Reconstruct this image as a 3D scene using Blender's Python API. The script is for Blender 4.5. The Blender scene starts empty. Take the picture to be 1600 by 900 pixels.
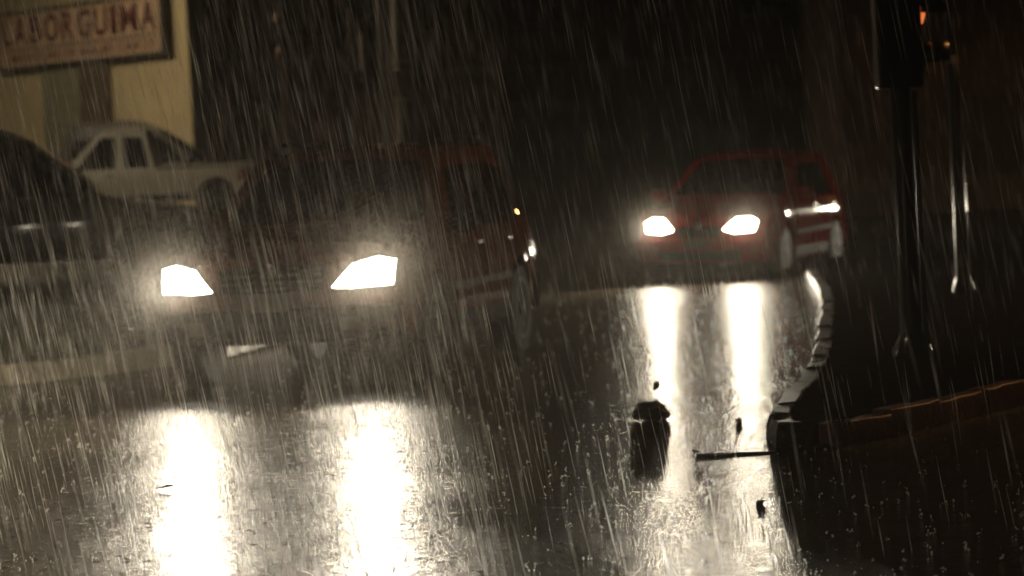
import bpy, bmesh, math, random
from mathutils import Vector, Matrix, noise
R = math.radians
random.seed(7)
S = bpy.context.scene
COL = S.collection

# ---------------------------------------------------------------- camera, sky, exposure
cd = bpy.data.cameras.new('camera')
cam = bpy.data.objects.new('camera', cd); COL.objects.link(cam)
cam.matrix_world = Matrix.Translation((0, 0, 1.5)) @ Matrix.Rotation(R(90 - 2.005), 4, 'X') @ Matrix.Rotation(R(-3), 4, 'Z')
cd.sensor_width = 36; cd.lens = 126; cd.clip_start = .3; cd.clip_end = 600
cd.dof.use_dof = True; cd.dof.focus_distance = 15.5; cd.dof.aperture_fstop = 3.1; cd.dof.aperture_blades = 7
S.camera = cam
W = bpy.data.worlds.new('World'); S.world = W; W.use_nodes = True
bg = W.node_tree.nodes['Background']
bg.inputs[0].default_value = (.31, .22, .16, 1); bg.inputs[1].default_value = .0024   # rain cloud over a small town at night
S.view_settings.view_transform = 'Standard'; S.view_settings.look = 'None'
S.view_settings.exposure = 0; S.view_settings.gamma = 1
S.render.engine = 'CYCLES'
cy = S.cycles
cy.use_denoising = True; cy.use_adaptive_sampling = False
cy.max_bounces = 6; cy.diffuse_bounces = 2; cy.glossy_bounces = 3; cy.transmission_bounces = 3
cy.volume_bounces = 0; cy.transparent_max_bounces = 8; cy.sample_clamp_indirect = 4; cy.sample_clamp_direct = 50
cy.caustics_reflective = False; cy.caustics_refractive = False

# ---------------------------------------------------------------- materials
MATS = {}
def mat(name, col, rough=.5, metal=0, bump=0, bscale=40, vary=0, vscale=5, coat=0, emit=None, es=0, rvary=0, spec=.5, detail=4):
    if name in MATS: return MATS[name]
    m = bpy.data.materials.new(name); m.use_nodes = True
    nt = m.node_tree; b = nt.nodes['Principled BSDF']
    b.inputs['Base Color'].default_value = (*col, 1); b.inputs['Roughness'].default_value = rough
    b.inputs['Metallic'].default_value = metal; b.inputs['Coat Weight'].default_value = coat
    b.inputs['Coat Roughness'].default_value = .04; b.inputs['Specular IOR Level'].default_value = spec
    tc = nt.nodes.new('ShaderNodeTexCoord')
    if vary or rvary:
        n = nt.nodes.new('ShaderNodeTexNoise'); n.inputs['Scale'].default_value = vscale; n.inputs['Detail'].default_value = 5
        nt.links.new(tc.outputs['Object'], n.inputs['Vector'])
        if vary:
            r = nt.nodes.new('ShaderNodeMapRange'); r.inputs[1].default_value = .3; r.inputs[2].default_value = .7
            r.inputs[3].default_value = 1 - vary; r.inputs[4].default_value = 1 + vary
            mx = nt.nodes.new('ShaderNodeVectorMath'); mx.operation = 'SCALE'; mx.inputs[0].default_value = col
            nt.links.new(n.outputs[0], r.inputs[0]); nt.links.new(r.outputs[0], mx.inputs[3]); nt.links.new(mx.outputs[0], b.inputs['Base Color'])
        if rvary:
            r = nt.nodes.new('ShaderNodeMapRange'); r.inputs[1].default_value = .35; r.inputs[2].default_value = .65
            r.inputs[3].default_value = max(.02, rough - rvary); r.inputs[4].default_value = rough + rvary
            nt.links.new(n.outputs[0], r.inputs[0]); nt.links.new(r.outputs[0], b.inputs['Roughness'])
    if bump:
        n = nt.nodes.new('ShaderNodeTexNoise'); n.inputs['Scale'].default_value = bscale; n.inputs['Detail'].default_value = detail
        bp = nt.nodes.new('ShaderNodeBump'); bp.inputs['Strength'].default_value = 1; bp.inputs['Distance'].default_value = bump
        nt.links.new(tc.outputs['Object'], n.inputs['Vector']); nt.links.new(n.outputs[0], bp.inputs['Height']); nt.links.new(bp.outputs[0], b.inputs['Normal'])
        if coat: nt.links.new(bp.outputs[0], b.inputs['Coat Normal'])
    if emit:
        b.inputs['Emission Color'].default_value = (*emit, 1); b.inputs['Emission Strength'].default_value = es
    if 'lit_lens' in name or 'bulb' in name: m.cycles.emission_sampling = 'NONE'
    MATS[name] = m
    return m

def road_material():
    m = bpy.data.materials.new('wet_asphalt'); m.use_nodes = True
    nt = m.node_tree; N = nt.nodes; L = nt.links; b = N['Principled BSDF']
    tc = N.new('ShaderNodeTexCoord')
    def tex(sx, sy, det=3, rough=.55):
        mp = N.new('ShaderNodeMapping'); mp.inputs['Scale'].default_value = (sx, sy, 1); L.new(tc.outputs['Object'], mp.inputs[0])
        n = N.new('ShaderNodeTexNoise'); n.inputs['Scale'].default_value = 1; n.inputs['Detail'].default_value = det; n.inputs['Roughness'].default_value = rough
        L.new(mp.outputs[0], n.inputs['Vector']); return n.outputs[0]
    def rng(s, a, b_, c, d):
        r = N.new('ShaderNodeMapRange'); L.new(s, r.inputs[0])
        for i, v in enumerate((a, b_, c, d)): r.inputs[i + 1].default_value = v
        return r.outputs[0]
    def math_(op, a, c):
        q = N.new('ShaderNodeMath'); q.operation = op
        for i, v in enumerate((a, c)):
            if isinstance(v, (int, float)): q.inputs[i].default_value = v
            else: L.new(v, q.inputs[i])
        return q.outputs[0]
    patches = tex(.9, .55, 4); grain = tex(95, 95, 2); ripple = tex(13, 9, 4, .6); dip = tex(2.6, 1.5, 3)
    col = N.new('ShaderNodeValToRGB'); L.new(tex(3, 3, 6), col.inputs[0])
    col.color_ramp.elements[0].position = .3; col.color_ramp.elements[0].color = (.030, .024, .016, 1)
    col.color_ramp.elements[1].position = .7; col.color_ramp.elements[1].color = (.062, .050, .034, 1)
    L.new(col.outputs[0], b.inputs['Base Color'])
    b.inputs['Roughness'].default_value = .6
    b.inputs['Specular IOR Level'].default_value = .5
    amp = rng(patches, .25, .75, .6, 1.0)          # puddles lie smoother than the open asphalt
    h = math_('ADD', math_('MULTIPLY', math_('MULTIPLY', grain, .0055), amp), math_('MULTIPLY', ripple, .0135))
    h = math_('ADD', h, math_('MULTIPLY', dip, .012))
    vor = N.new('ShaderNodeTexVoronoi'); vor.inputs['Scale'].default_value = 9; L.new(tc.outputs['Object'], vor.inputs['Vector'])
    wave = math_('MULTIPLY', math_('SINE', math_('MULTIPLY', vor.outputs['Distance'], 130), 0), rng(vor.outputs['Distance'], .0, .45, .0011, .0))
    h = math_('ADD', h, wave)                       # rings that raindrops leave on the water film
    bp = N.new('ShaderNodeBump'); bp.inputs['Strength'].default_value = 1; bp.inputs['Distance'].default_value = 1
    L.new(h, bp.inputs['Height']); L.new(bp.outputs[0], b.inputs['Normal'])
    b.inputs['Specular IOR Level'].default_value = 0
    g = N.new('ShaderNodeBsdfGlossy'); g.distribution = 'BECKMANN'; g.inputs['Color'].default_value = (1, 1, 1, 1)
    L.new(rng(patches, .25, .75, .15, .235), g.inputs['Roughness']); L.new(bp.outputs[0], g.inputs['Normal'])
    fr = N.new('ShaderNodeFresnel'); fr.inputs['IOR'].default_value = 1.33; L.new(bp.outputs[0], fr.inputs['Normal'])
    mx = N.new('ShaderNodeMixShader'); L.new(fr.outputs[0], mx.inputs[0]); L.new(b.outputs[0], mx.inputs[1]); L.new(g.outputs[0], mx.inputs[2])
    L.new(mx.outputs[0], N['Material Output'].inputs['Surface'])
    return m

def rain_material(name, tr):
    m = bpy.data.materials.new(name); m.use_nodes = True
    nt = m.node_tree; N = nt.nodes; N.clear()
    o = N.new('ShaderNodeOutputMaterial'); a = N.new('ShaderNodeBsdfTranslucent'); d = N.new('ShaderNodeBsdfDiffuse'); t = N.new('ShaderNodeBsdfTransparent')
    a.inputs[0].default_value = d.inputs[0].default_value = (.95, .93, .9, 1)
    x = N.new('ShaderNodeMixShader'); x.inputs[0].default_value = .4
    y = N.new('ShaderNodeMixShader'); y.inputs[0].default_value = tr
    nt.links.new(a.outputs[0], x.inputs[1]); nt.links.new(d.outputs[0], x.inputs[2])
    nt.links.new(x.outputs[0], y.inputs[1]); nt.links.new(t.outputs[0], y.inputs[2]); nt.links.new(y.outputs[0], o.inputs[0])
    return m

# ---------------------------------------------------------------- helpers
def tag(o, label=None, cat=None, group=None, kind=None):
    if label: o['label'] = label
    if cat: o['category'] = cat
    if group: o['group'] = group
    if kind: o['kind'] = kind
    return o
def thing(name, label, cat, loc=(0, 0, 0), rz=0, group=None):
    o = bpy.data.objects.new(name, None); COL.objects.link(o)
    o.location = loc; o.rotation_euler = (0, 0, rz); o.empty_display_size = .2
    return tag(o, label, cat, group)
def finish(bm, name, m, parent=None, smooth=30, bevel=0, subsurf=0):
    bmesh.ops.recalc_face_normals(bm, faces=bm.faces)
    for f in bm.faces: f.smooth = smooth > 0
    if smooth:
        for e in bm.edges:
            if len(e.link_faces) == 2 and e.calc_face_angle(0) > R(smooth): e.smooth = False
    me = bpy.data.meshes.new(name); bm.to_mesh(me); bm.free()
    o = bpy.data.objects.new(name, me); COL.objects.link(o)
    for x in (m if isinstance(m, list) else [m]): me.materials.append(x)
    if parent: o.parent = parent
    if bevel:
        b = o.modifiers.new('bevel', 'BEVEL'); b.width = bevel; b.segments = 2; b.limit_method = 'ANGLE'
    return o
def add_box(bm, lo, hi, M=None):
    v = [bm.verts.new((x, y, z)) for x in (lo[0], hi[0]) for y in (lo[1], hi[1]) for z in (lo[2], hi[2])]
    for q in ((0, 1, 3, 2), (4, 6, 7, 5), (0, 4, 5, 1), (2, 3, 7, 6), (0, 2, 6, 4), (1, 5, 7, 3)): bm.faces.new([v[i] for i in q])
    if M: bmesh.ops.transform(bm, matrix=M, verts=v)
    return v
def box(name, lo, hi, m, parent=None, bevel=.01, M=None):
    bm = bmesh.new(); add_box(bm, lo, hi, M)
    return finish(bm, name, m, parent, 30, bevel)
def add_lathe(bm, prof, seg=16, M=None, cap=True):
    rings = []
    for r, z in prof:
        rings.append([bm.verts.new((r * math.cos(2 * math.pi * k / seg), r * math.sin(2 * math.pi * k / seg), z)) for k in range(seg)])
    for a, b in zip(rings, rings[1:]):
        for k in range(seg): bm.faces.new((a[k], a[(k + 1) % seg], b[(k + 1) % seg], b[k]))
    if cap:
        bm.faces.new(rings[0][::-1]); bm.faces.new(rings[-1])
    if M: bmesh.ops.transform(bm, matrix=M, verts=[v for r in rings for v in r])
def lathe(name, prof, m, parent=None, seg=16, M=None, cap=True, smooth=40):
    bm = bmesh.new(); add_lathe(bm, prof, seg, M, cap); return finish(bm, name, m, parent, smooth)
def add_tube(bm, pts, rad, seg=8):
    pts = [Vector(p) for p in pts]; rings = []
    rs = rad if isinstance(rad, (list, tuple)) else [rad] * len(pts)
    for i, p in enumerate(pts):
        t = (pts[min(i + 1, len(pts) - 1)] - pts[max(i - 1, 0)]).normalized()
        u = t.cross(Vector((0, 0, 1)) if abs(t.z) < .9 else Vector((1, 0, 0))).normalized(); w = t.cross(u)
        rings.append([bm.verts.new(p + rs[i] * (u * math.cos(2 * math.pi * k / seg) + w * math.sin(2 * math.pi * k / seg))) for k in range(seg)])
    for a, b in zip(rings, rings[1:]):
        for k in range(seg): bm.faces.new((a[k], a[(k + 1) % seg], b[(k + 1) % seg], b[k]))
    bm.faces.new(rings[0][::-1]); bm.faces.new(rings[-1])
def tube(name, pts, rad, m, parent=None, seg=8):
    bm = bmesh.new(); add_tube(bm, pts, rad, seg); return finish(bm, name, m, parent, 50)
def interp(tab, t):
    if t <= tab[0][0]: return tab[0][1]
    for (a, va), (b, vb) in zip(tab, tab[1:]):
        if t <= b: return va + (vb - va) * (t - a) / (b - a) if b > a else vb
    return tab[-1][1]
def sstep(t): t = min(1, max(0, t)); return t * t * (3 - 2 * t)

# ---------------------------------------------------------------- vehicles
GLASS = mat('dark_car_glass', (.006, .006, .007), .04, coat=1)
RUB = mat('tyre_rubber', (.012, .012, .012), .6, spec=.08, bump=.002, bscale=90)
TRIM = mat('black_plastic_trim', (.012, .012, .012), .5, spec=.02, bump=.0006, bscale=150)
CHROME = mat('chrome_trim', (.55, .55, .55), .12, metal=1)
ALLOY = mat('wheel_alloy', (.08, .08, .08), .5, metal=1, bump=.0005, bscale=60)
PLATE = mat('plate_enamel', (.20, .19, .16), .4)
LENS_OFF = mat('clear_lamp_lens_unlit', (.30, .30, .28), .08, coat=1)
LENS_RED = mat('red_lamp_lens', (.22, .008, .006), .07, coat=1)
LENS_AMB = mat('amber_lamp_lens', (.5, .16, .02), .07, coat=1)

class Car:
    """local axes: x to the car's left, y to the rear, z up; origin on the ground under the front axle"""
    def __init__(s, root, P, paint):
        s.r = root; s.P = P; s.paint = paint; s.hw = P['hw']; s.build()
    def D(s, x, y, z, off=0):
        P = s.P; hw = s.hw; u = x / hw
        k = 1.0
        if z > P['belt']: k -= P['tumble'] * sstep((z - P['belt']) / (P['top'] - P['belt'])) ** .8
        if z < .62: k -= .05 * ((.62 - z) / .4) ** 2
        else: k -= .03 * sstep((z - .72) / .35)
        if y < -.1: k -= P.get('ftap', .12) * ((-.1 - y) / .8) ** 2
        e = P['wb'] + .1
        if y > e: k -= P.get('rtap', .08) * ((y - e) / .8) ** 2
        yy = y
        if y < .8: yy += .17 * abs(u) ** 3.2 * sstep((.8 - y) / 1.2)
        if y > P['wb']: yy -= .12 * abs(u) ** 3.2 * sstep((y - P['wb']) / .6)
        zz = z
        if z > .8: zz -= .055 * u * u * sstep((z - .8) / .3)
        return Vector((x * k + (math.copysign(off, x) if off else 0), yy, zz))
    def yf(s, z): return interp(s.P['front'], z)
    def yr(s, z): return interp(s.P['rear'], z)
    def outline(s):
        P = s.P; o = [(y, z) for z, y in P['front']] + [(y, z) for y, z in P['roof']] + [(y, z) for z, y in reversed(P['rear'])]
        def arch(c, r):
            return [(c + r * math.cos(R(a)), P['wr'] + r * math.sin(R(a))) for a in range(0, 181, 15)]
        ra = P['wr'] + .06; z0 = P['sill']
        def clip(pts): return [(y, max(z, z0)) for y, z in pts]
        dz = max(0, P['wr'] - z0)
        b = [(P['wb'] + ra, z0)] + arch(P['wb'], ra) + [(P['wb'] - ra, z0)] + [(ra, z0)] + arch(0, ra) + [(-ra, z0)]
        return o + b
    def slab(s, pts, x0, x1, name, m, parent=None, off=0, thick=.012, cuts=.16, bevel=0):
        """side panel: polygon in (y, z) standing on the flank between x0 (inner) and the skin"""
        pass
    def build(s):
        P = s.P; bm = bmesh.new(); o = s.outline(); hw = s.hw
        f = bm.faces.new([bm.verts.new((-hw, y, z)) for y, z in o])
        g = bmesh.ops.extrude_face_region(bm, geom=[f])
        bmesh.ops.translate(bm, vec=(2 * hw, 0, 0), verts=[v for v in g['geom'] if isinstance(v, bmesh.types.BMVert)])
        ymin = min(a for a, _ in o); ymax = max(a for a, _ in o)
        def cut(co, no): bmesh.ops.bisect_plane(bm, geom=bm.verts[:] + bm.edges[:] + bm.faces[:], plane_co=co, plane_no=no, dist=1e-5)
        for k in (-.93, -.8, -.62, -.42, -.2, 0, .2, .42, .62, .8, .93): cut((k * hw, 0, 0), (1, 0, 0))
        y = ymin + .09
        while y < ymax - .02: cut((0, y + .0013, 0), (0, 1, 0)); y += .17
        z = P['sill'] + .09
        while z < P['top'] - .01: cut((0, 0, z + .0017), (0, 0, 1)); z += .11
        for v in bm.verts: v.co = s.D(*v.co)
        finish(bm, 'body', s.paint, s.r, 38)
        s.wheels(); s.glass(); s.doors(); s.front(); s.back()
    def side(s, pts, name, m, parent, side=1, off=.004, thick=.02):
        bm = bmesh.new(); hw = s.hw
        f = bm.faces.new([bm.verts.new((0, y, z)) for y, z in pts])
        def cut(co, no): bmesh.ops.bisect_plane(bm, geom=bm.verts[:] + bm.edges[:] + bm.faces[:], plane_co=co, plane_no=no, dist=1e-5)
        ys = [p[0] for p in pts]; zs = [p[1] for p in pts]
        y = min(ys) + .1
        while y < max(ys): cut((0, y, 0), (0, 1, 0)); y += .17
        z = min(zs) + .05
        while z < max(zs): cut((0, 0, z), (0, 0, 1)); z += .08
        g = bmesh.ops.extrude_face_region(bm, geom=bm.faces[:])
        out = set(v for v in g['geom'] if isinstance(v, bmesh.types.BMVert))
        for v in bm.verts:
            d = s.D(side * hw, v.co.y, v.co.z, off if v in out else off - thick); v.co = d
        return finish(bm, name, m, parent, 30)
    def nose(s, pts, name, m, parent, off=.006, thick=.03, rear=False, fn=None):
        """panel on the front (or rear) face: polygon in (x, z)"""
        bm = bmesh.new(); fy = fn or (s.yr if rear else s.yf); sg = 1 if rear else -1
        bm.faces.new([bm.verts.new((x, 0, z)) for x, z in pts])
        def cut(co, no): bmesh.ops.bisect_plane(bm, geom=bm.verts[:] + bm.edges[:] + bm.faces[:], plane_co=co, plane_no=no, dist=1e-5)
        xs = [p[0] for p in pts]; zs = [p[1] for p in pts]
        x = min(xs) + .06
        while x < max(xs): cut((x, 0, 0), (1, 0, 0)); x += .1
        z = min(zs) + .03
        while z < max(zs): cut((0, 0, z), (0, 0, 1)); z += .06
        g = bmesh.ops.extrude_face_region(bm, geom=bm.faces[:])
        out = set(v for v in g['geom'] if isinstance(v, bmesh.types.BMVert))
        for v in bm.verts:
            o = off if v in out else off - thick
            x, z = v.co.x, v.co.z; y = fy(z)
            sl = (fy(z + .02) - fy(z - .02)) / .04
            n = Vector((0, sg, -sg * sl)).normalized() if abs(sl) > 0 else Vector((0, sg, 0))
            v.co = s.D(x, y, z) + n * o + (Vector((math.copysign(o * abs(x / s.hw) ** 4, x), 0, 0)))
        return finish(bm, name, m, parent, 30)
    def wheels(s):
        P = s.P; r = P['wr']; w = .2
        for y in (0, P['wb']):
            for sd in (1, -1):
                Mx = Matrix.Translation((sd * (s.hw - .115), y, r)) @ Matrix.Rotation(R(90 * sd), 4, 'Y')
                wheel = lathe('wheel', [(r * .62, -w / 2), (r * .93, -w / 2), (r * .985, -w / 2 + .02), (r, -w * .2), (r, w * .2), (r * .985, w / 2 - .02), (r * .93, w / 2), (r * .62, w / 2)], RUB, s.r, 28, Mx)
                bm = bmesh.new()
                add_lathe(bm, [(r * .66, w / 2 - .01), (r * .66, w / 2 + .006), (r * .6, w / 2 + .006), (r * .58, w / 2 - .03)], 28, Mx, False)
                for k in range(6):
                    add_box(bm, (.02, -.026, w / 2 - .022), (r * .61, .026, w / 2 - .002), Mx @ Matrix.Rotation(k * math.pi / 3, 4, 'Z'))
                add_lathe(bm, [(.055, w / 2 - .02), (.055, w / 2 + .008), (.03, w / 2 + .014)], 14, Mx)
                finish(bm, 'rim', ALLOY, wheel, 35)
    def glass(s):
        P = s.P; b = P['belt']; hw = s.hw
        z0, z1 = P['ws']; x0 = hw * .86; x1 = hw * .80
        s.nose([(-x0, z0), (x0, z0), (x1, z1), (-x1, z1)], 'windshield', GLASS, s.r, .005, .012)
        for sd in (-1, 1):
            bm = bmesh.new(); pts = []
            for t in (0, .33, .66, 1):
                z = z0 + .02 + (z1 - z0) * .52 * t; x = sd * (.06 + .50 * t) if sd > 0 else -.55 + .45 * t
                pts.append(s.D(x, s.yf(z), z) + Vector((0, -.03, .012)))
            add_tube(bm, pts, .007, 6); finish(bm, 'wiper', TRIM, s.r)
        if 'rw' in P:
            z0, z1 = P['rw']; s.nose([(-x0 * .95, z0), (x0 * .95, z0), (x1 * .95, z1), (-x1 * .95, z1)], 'rear_window', GLASS, s.r, .005, .012, rear=True)
        for sd in (1, -1):
            for w in P['windows']:
                s.side(w, 'side_window', GLASS, s.r, sd, .005, .02)
    def doors(s):
        P = s.P
        for sd in (1, -1):
            for d in P['doors']:
                ob = s.side(d, 'door', s.paint, s.r, sd, .006, .02)
                ym = max(p[0] for p in d) - .16; z = P['belt'] - .11
                c = s.D(sd * s.hw, ym, z, .03)
                bm = bmesh.new(); add_box(bm, c - Vector((.014, .08, .014)), c + Vector((.012, .08, .014)))
                finish(bm, 'door_handle', P.get('handle', CHROME), ob, 30, .006)
            ra = P['wr'] + .14
            s.side([(ra, P['sill'] + .02), (P['wb'] - ra, P['sill'] + .02), (P['wb'] - ra, P['sill'] + .14), (ra, P['sill'] + .14)], 'sill_trim', P.get('sillmat', TRIM), s.r, sd, .016, .03)
            if P.get('mould'):
                z = P['mould']; s.side([(ra - .08, z), (P['wb'] - ra + .12, z + .02), (P['wb'] - ra + .12, z + .075), (ra - .08, z + .055)], 'side_moulding', P.get('mouldmat', TRIM), s.r, sd, .02, .03)
            c = s.D(sd * s.hw, P['mirror'], P['belt'] + .08, .10)
            bm = bmesh.new(); bmesh.ops.create_icosphere(bm, subdivisions=2, radius=1, matrix=Matrix.Translation(c) @ Matrix.Diagonal((.115, .07, .085, 1)))
            a = s.D(sd * s.hw, P['mirror'] + .03, P['belt'] + .02, -.03)
            add_tube(bm, [a, c], .022, 6)
            finish(bm, 'door_mirror', s.paint if P.get('pmirror') else TRIM, s.r, 50)
    def front(s):
        P = s.P; hw = s.hw
        s.nose([(-P['gx'], P['gz'][0]), (P['gx'], P['gz'][0]), (P['gx'] * 1.04, P['gz'][1]), (-P['gx'] * 1.04, P['gz'][1])], 'grille', TRIM, s.r, .006, .03)
        n = 4
        for k in range(n):
            z = P['gz'][0] + (k + .5) * (P['gz'][1] - P['gz'][0]) / n
            s.nose([(-P['gx'] * .97, z - .008), (P['gx'] * .97, z - .008), (P['gx'] * .97, z + .008), (-P['gx'] * .97, z + .008)], 'grille_bar', P.get('gbar', TRIM), s.r, .022, .02)
        bz = P['bump']
        s.nose([(-hw * .985, bz[0]), (hw * .985, bz[0]), (hw * .99, bz[1]), (-hw * .99, bz[1])], 'front_bumper', P.get('bumpmat', TRIM), s.r, .05, .07)
        s.nose([(-hw * .62, bz[0] + .04), (hw * .62, bz[0] + .04), (hw * .66, bz[0] + .13), (-hw * .66, bz[0] + .13)], 'air_intake', mat('intake_black', (.004, .004, .004), .6), s.r, .056, .03)
        if P.get('plate', True):
            z = P.get('platez', bz[1] - .10)
            pl = s.nose([(-.16, z), (.16, z), (.16, z + .11), (-.16, z + .11)], 'licence_plate', PLATE, s.r, .066, .012)
        if P.get('badge'):
            c = s.D(0, s.yf(P['badge']), P['badge']) + Vector((0, -.03, 0))
            lathe('badge', [(.05, -.008), (.05, .004), (.03, .012)], CHROME, s.r, 16, Matrix.Translation(c) @ Matrix.Rotation(R(90), 4, 'X'))
        for sd in (1, -1):
            lamp = [(sd * x, z) for x, z in P['lamp']]
            if sd < 0: lamp.reverse()
            cx = sum(q[0] for q in lamp) / len(lamp); cz = sum(q[1] for q in lamp) / len(lamp)
            s.nose([(cx + (x - cx) * 1.13, cz + (z - cz) * 1.28) for x, z in lamp], 'lamp_bezel', TRIM, s.r, .017, .035)
            l = s.nose(lamp, 'headlight', P['lampmat'], s.r, .020, .02)
            if P.get('bulb'):
                x, z = P['bulb']; c = s.D(sd * x, s.yf(z), z) + Vector((0, -.03, 0))
                lathe('bulb_reflector', [(.062, -.02), (.062, 0), (.045, .012), (.02, .018)], P['bulbmat'], l, 20, Matrix.Translation(c) @ Matrix.Rotation(R(90), 4, 'X'))
                s.beam(c + Vector((0, -.06, 0)), P['power'], P.get('toe', 0), P.get('aimx', 0) )
            if P.get('fog'):
                x, z = P['fog']; s.nose([(sd * x - .07, z - .035), (sd * x + .07, z - .035), (sd * x + .07, z + .035), (sd * x - .07, z + .035)], 'fog_lamp', LENS_OFF, s.r, .06, .02)
    def beam(s, c, power, tilt, aimx=0):
        """a dipped beam: wide, bright below the lamp's own height, faint above it"""
        ld = bpy.data.lights.new('dipped_beam', 'SPOT'); ld.energy = power; ld.color = (1, .88, .67)
        ld.spot_size = R(s.P.get('cone', 115)); ld.spot_blend = s.P.get('blend', .85); ld.shadow_soft_size = .085
        ld.use_nodes = True; nt = ld.node_tree; em = nt.nodes['Emission']
        tc = nt.nodes.new('ShaderNodeTexCoord'); sp = nt.nodes.new('ShaderNodeSeparateXYZ'); r = nt.nodes.new('ShaderNodeMapRange')
        nt.links.new(tc.outputs['Normal'], sp.inputs[0]); nt.links.new(sp.outputs['Y'], r.inputs[0])
        c0, c1 = s.P.get('cut', (-.02, .06)); r.inputs[1].default_value = c0; r.inputs[2].default_value = c1; r.inputs[3].default_value = 1; r.inputs[4].default_value = s.P.get('leak', .04)
        r2 = nt.nodes.new('ShaderNodeMapRange'); nt.links.new(sp.outputs['Y'], r2.inputs[0])
        l0, l1 = s.P.get('low', (-.9, -.6)); r2.inputs[1].default_value = l0; r2.inputs[2].default_value = l1; r2.inputs[3].default_value = .03; r2.inputs[4].default_value = 1
        r2.interpolation_type = 'SMOOTHSTEP'
        mu = nt.nodes.new('ShaderNodeMath'); mu.operation = 'MULTIPLY'; nt.links.new(r.outputs[0], mu.inputs[0]); nt.links.new(r2.outputs[0], mu.inputs[1])
        nt.links.new(mu.outputs[0], em.inputs['Strength'])
        o = bpy.data.objects.new('dipped_beam', ld); COL.objects.link(o); o.parent = s.r
        o.location = c; o.rotation_euler = (R(90), 0, R(180 + aimx)) if False else (R(-90 + 180), 0, R(aimx))
        o.rotation_euler = (Matrix.Rotation(R(aimx), 3, 'Z') @ Matrix(((1, 0, 0), (0, 0, 1), (0, 1, 0))).transposed() @ Matrix.Identity(3)).to_euler() if False else (R(90), 0, R(180) + R(aimx))
    def back(s):
        P = s.P
        for sd in (1, -1):
            z0, z1 = P['tail']; yb = s.yr(z0) + .0
            s.side([(yb - .15, z0), (yb - .02, z0), (s.yr(z1) - .03, z1), (s.yr(z1) - .15, z1)], 'tail_light', P.get('tailmat', LENS_RED), s.r, sd, .015, .03)
            tl = [(sd * s.hw * .80, z0), (sd * s.hw * .97, z0), (sd * s.hw * .97, z1), (sd * s.hw * .80, z1)]
            s.nose(tl, 'tail_light', P.get('tailmat', LENS_RED), s.r, .012, .02, rear=True)
        hw = s.hw
        s.nose([(-hw * .97, P['rb'][0]), (hw * .97, P['rb'][0]), (hw * .97, P['rb'][1]), (-hw * .97, P['rb'][1])], 'rear_bumper', P.get('bumpmat', TRIM), s.r, .06, .08, rear=True)

def lampmat(name, col, s): return mat(name, (.9, .9, .85), .1, emit=col, es=s)
LIT = lampmat('lit_headlight_lens', (1, .88, .67), 38)
LITB = lampmat('lit_headlight_bulb', (1, .95, .82), 60)
LIT2 = lampmat('lit_far_headlight_lens', (1, .86, .62), 45)
LITB2 = lampmat('lit_far_headlight_bulb', (1, .93, .76), 60)

def wheelpanel(y0, y1, z0, z1, wb, ra, wr, front=True):
    pass
# --- the dark maroon four by four in the foreground
suv = dict(hw=.95, wb=2.65, wr=.36, sill=.30, belt=1.06, top=1.70, tumble=.22,
    front=[(.36, -.80), (.44, -.88), (.62, -.90), (.80, -.87), (.93, -.80), (1.00, -.62), (1.07, -.05), (1.13, .42), (1.38, .78), (1.60, 1.10), (1.66, 1.30)],
    roof=[(1.9, 1.70), (2.6, 1.70)], rear=[(.32, 3.42), (.5, 3.50), (.85, 3.50), (1.08, 3.42), (1.38, 3.28), (1.60, 3.12), (1.66, 2.95)],
    ws=(1.15, 1.58), rw=(1.12, 1.56),
    windows=[[(.66, 1.10), (1.42, 1.10), (1.42, 1.55), (1.20, 1.55)], [(1.52, 1.10), (2.30, 1.10), (2.30, 1.57), (1.52, 1.56)], [(2.40, 1.11), (3.12, 1.14), (2.96, 1.52), (2.40, 1.57)]],
    doors=[[(.52, .44), (1.46, .44), (1.46, 1.05), (.50, 1.05)], [(1.49, .44), (2.12, .44), (2.27, .72), (2.42, .82), (2.42, 1.05), (1.49, 1.05)]],
    mirror=.66, gx=.42, gz=(.68, .86), bump=(.34, .57), platez=.56, badge=.83, fog=(.62, .47), mould=.60,
    lamp=[(.49, .70), (.64, .69), (.93, .70), (.94, .87), (.82, .90), (.64, .85)], lampmat=LIT, bulb=(.76, .795), bulbmat=LITB, power=4000, cone=60, low=(-.50, -.17), blend=1, aimx=4, leak=.18,
    tail=(.72, 1.02), rb=(.36, .60), tailmat=mat('clear_red_tail_lens', (.35, .05, .04), .08, coat=1), gbar=CHROME)
t = thing('sport_utility_vehicle', 'dark maroon four-wheel drive with both headlights blazing, nearest vehicle in the rain', 'car', (-1.46, 25.72, 0), R(-13.5))
PAINT_M = mat('maroon_paint', (.17, .072, .055), .45, spec=0, coat=.6, bump=.0004, bscale=14, detail=2)
Car(t, suv, PAINT_M)
for sd in (1, -1):
    tube('roof_rail', [(sd * .60, 1.35, 1.66), (sd * .615, 1.5, 1.72), (sd * .615, 2.8, 1.71), (sd * .60, 2.98, 1.64)], .016, TRIM, t)
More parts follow.
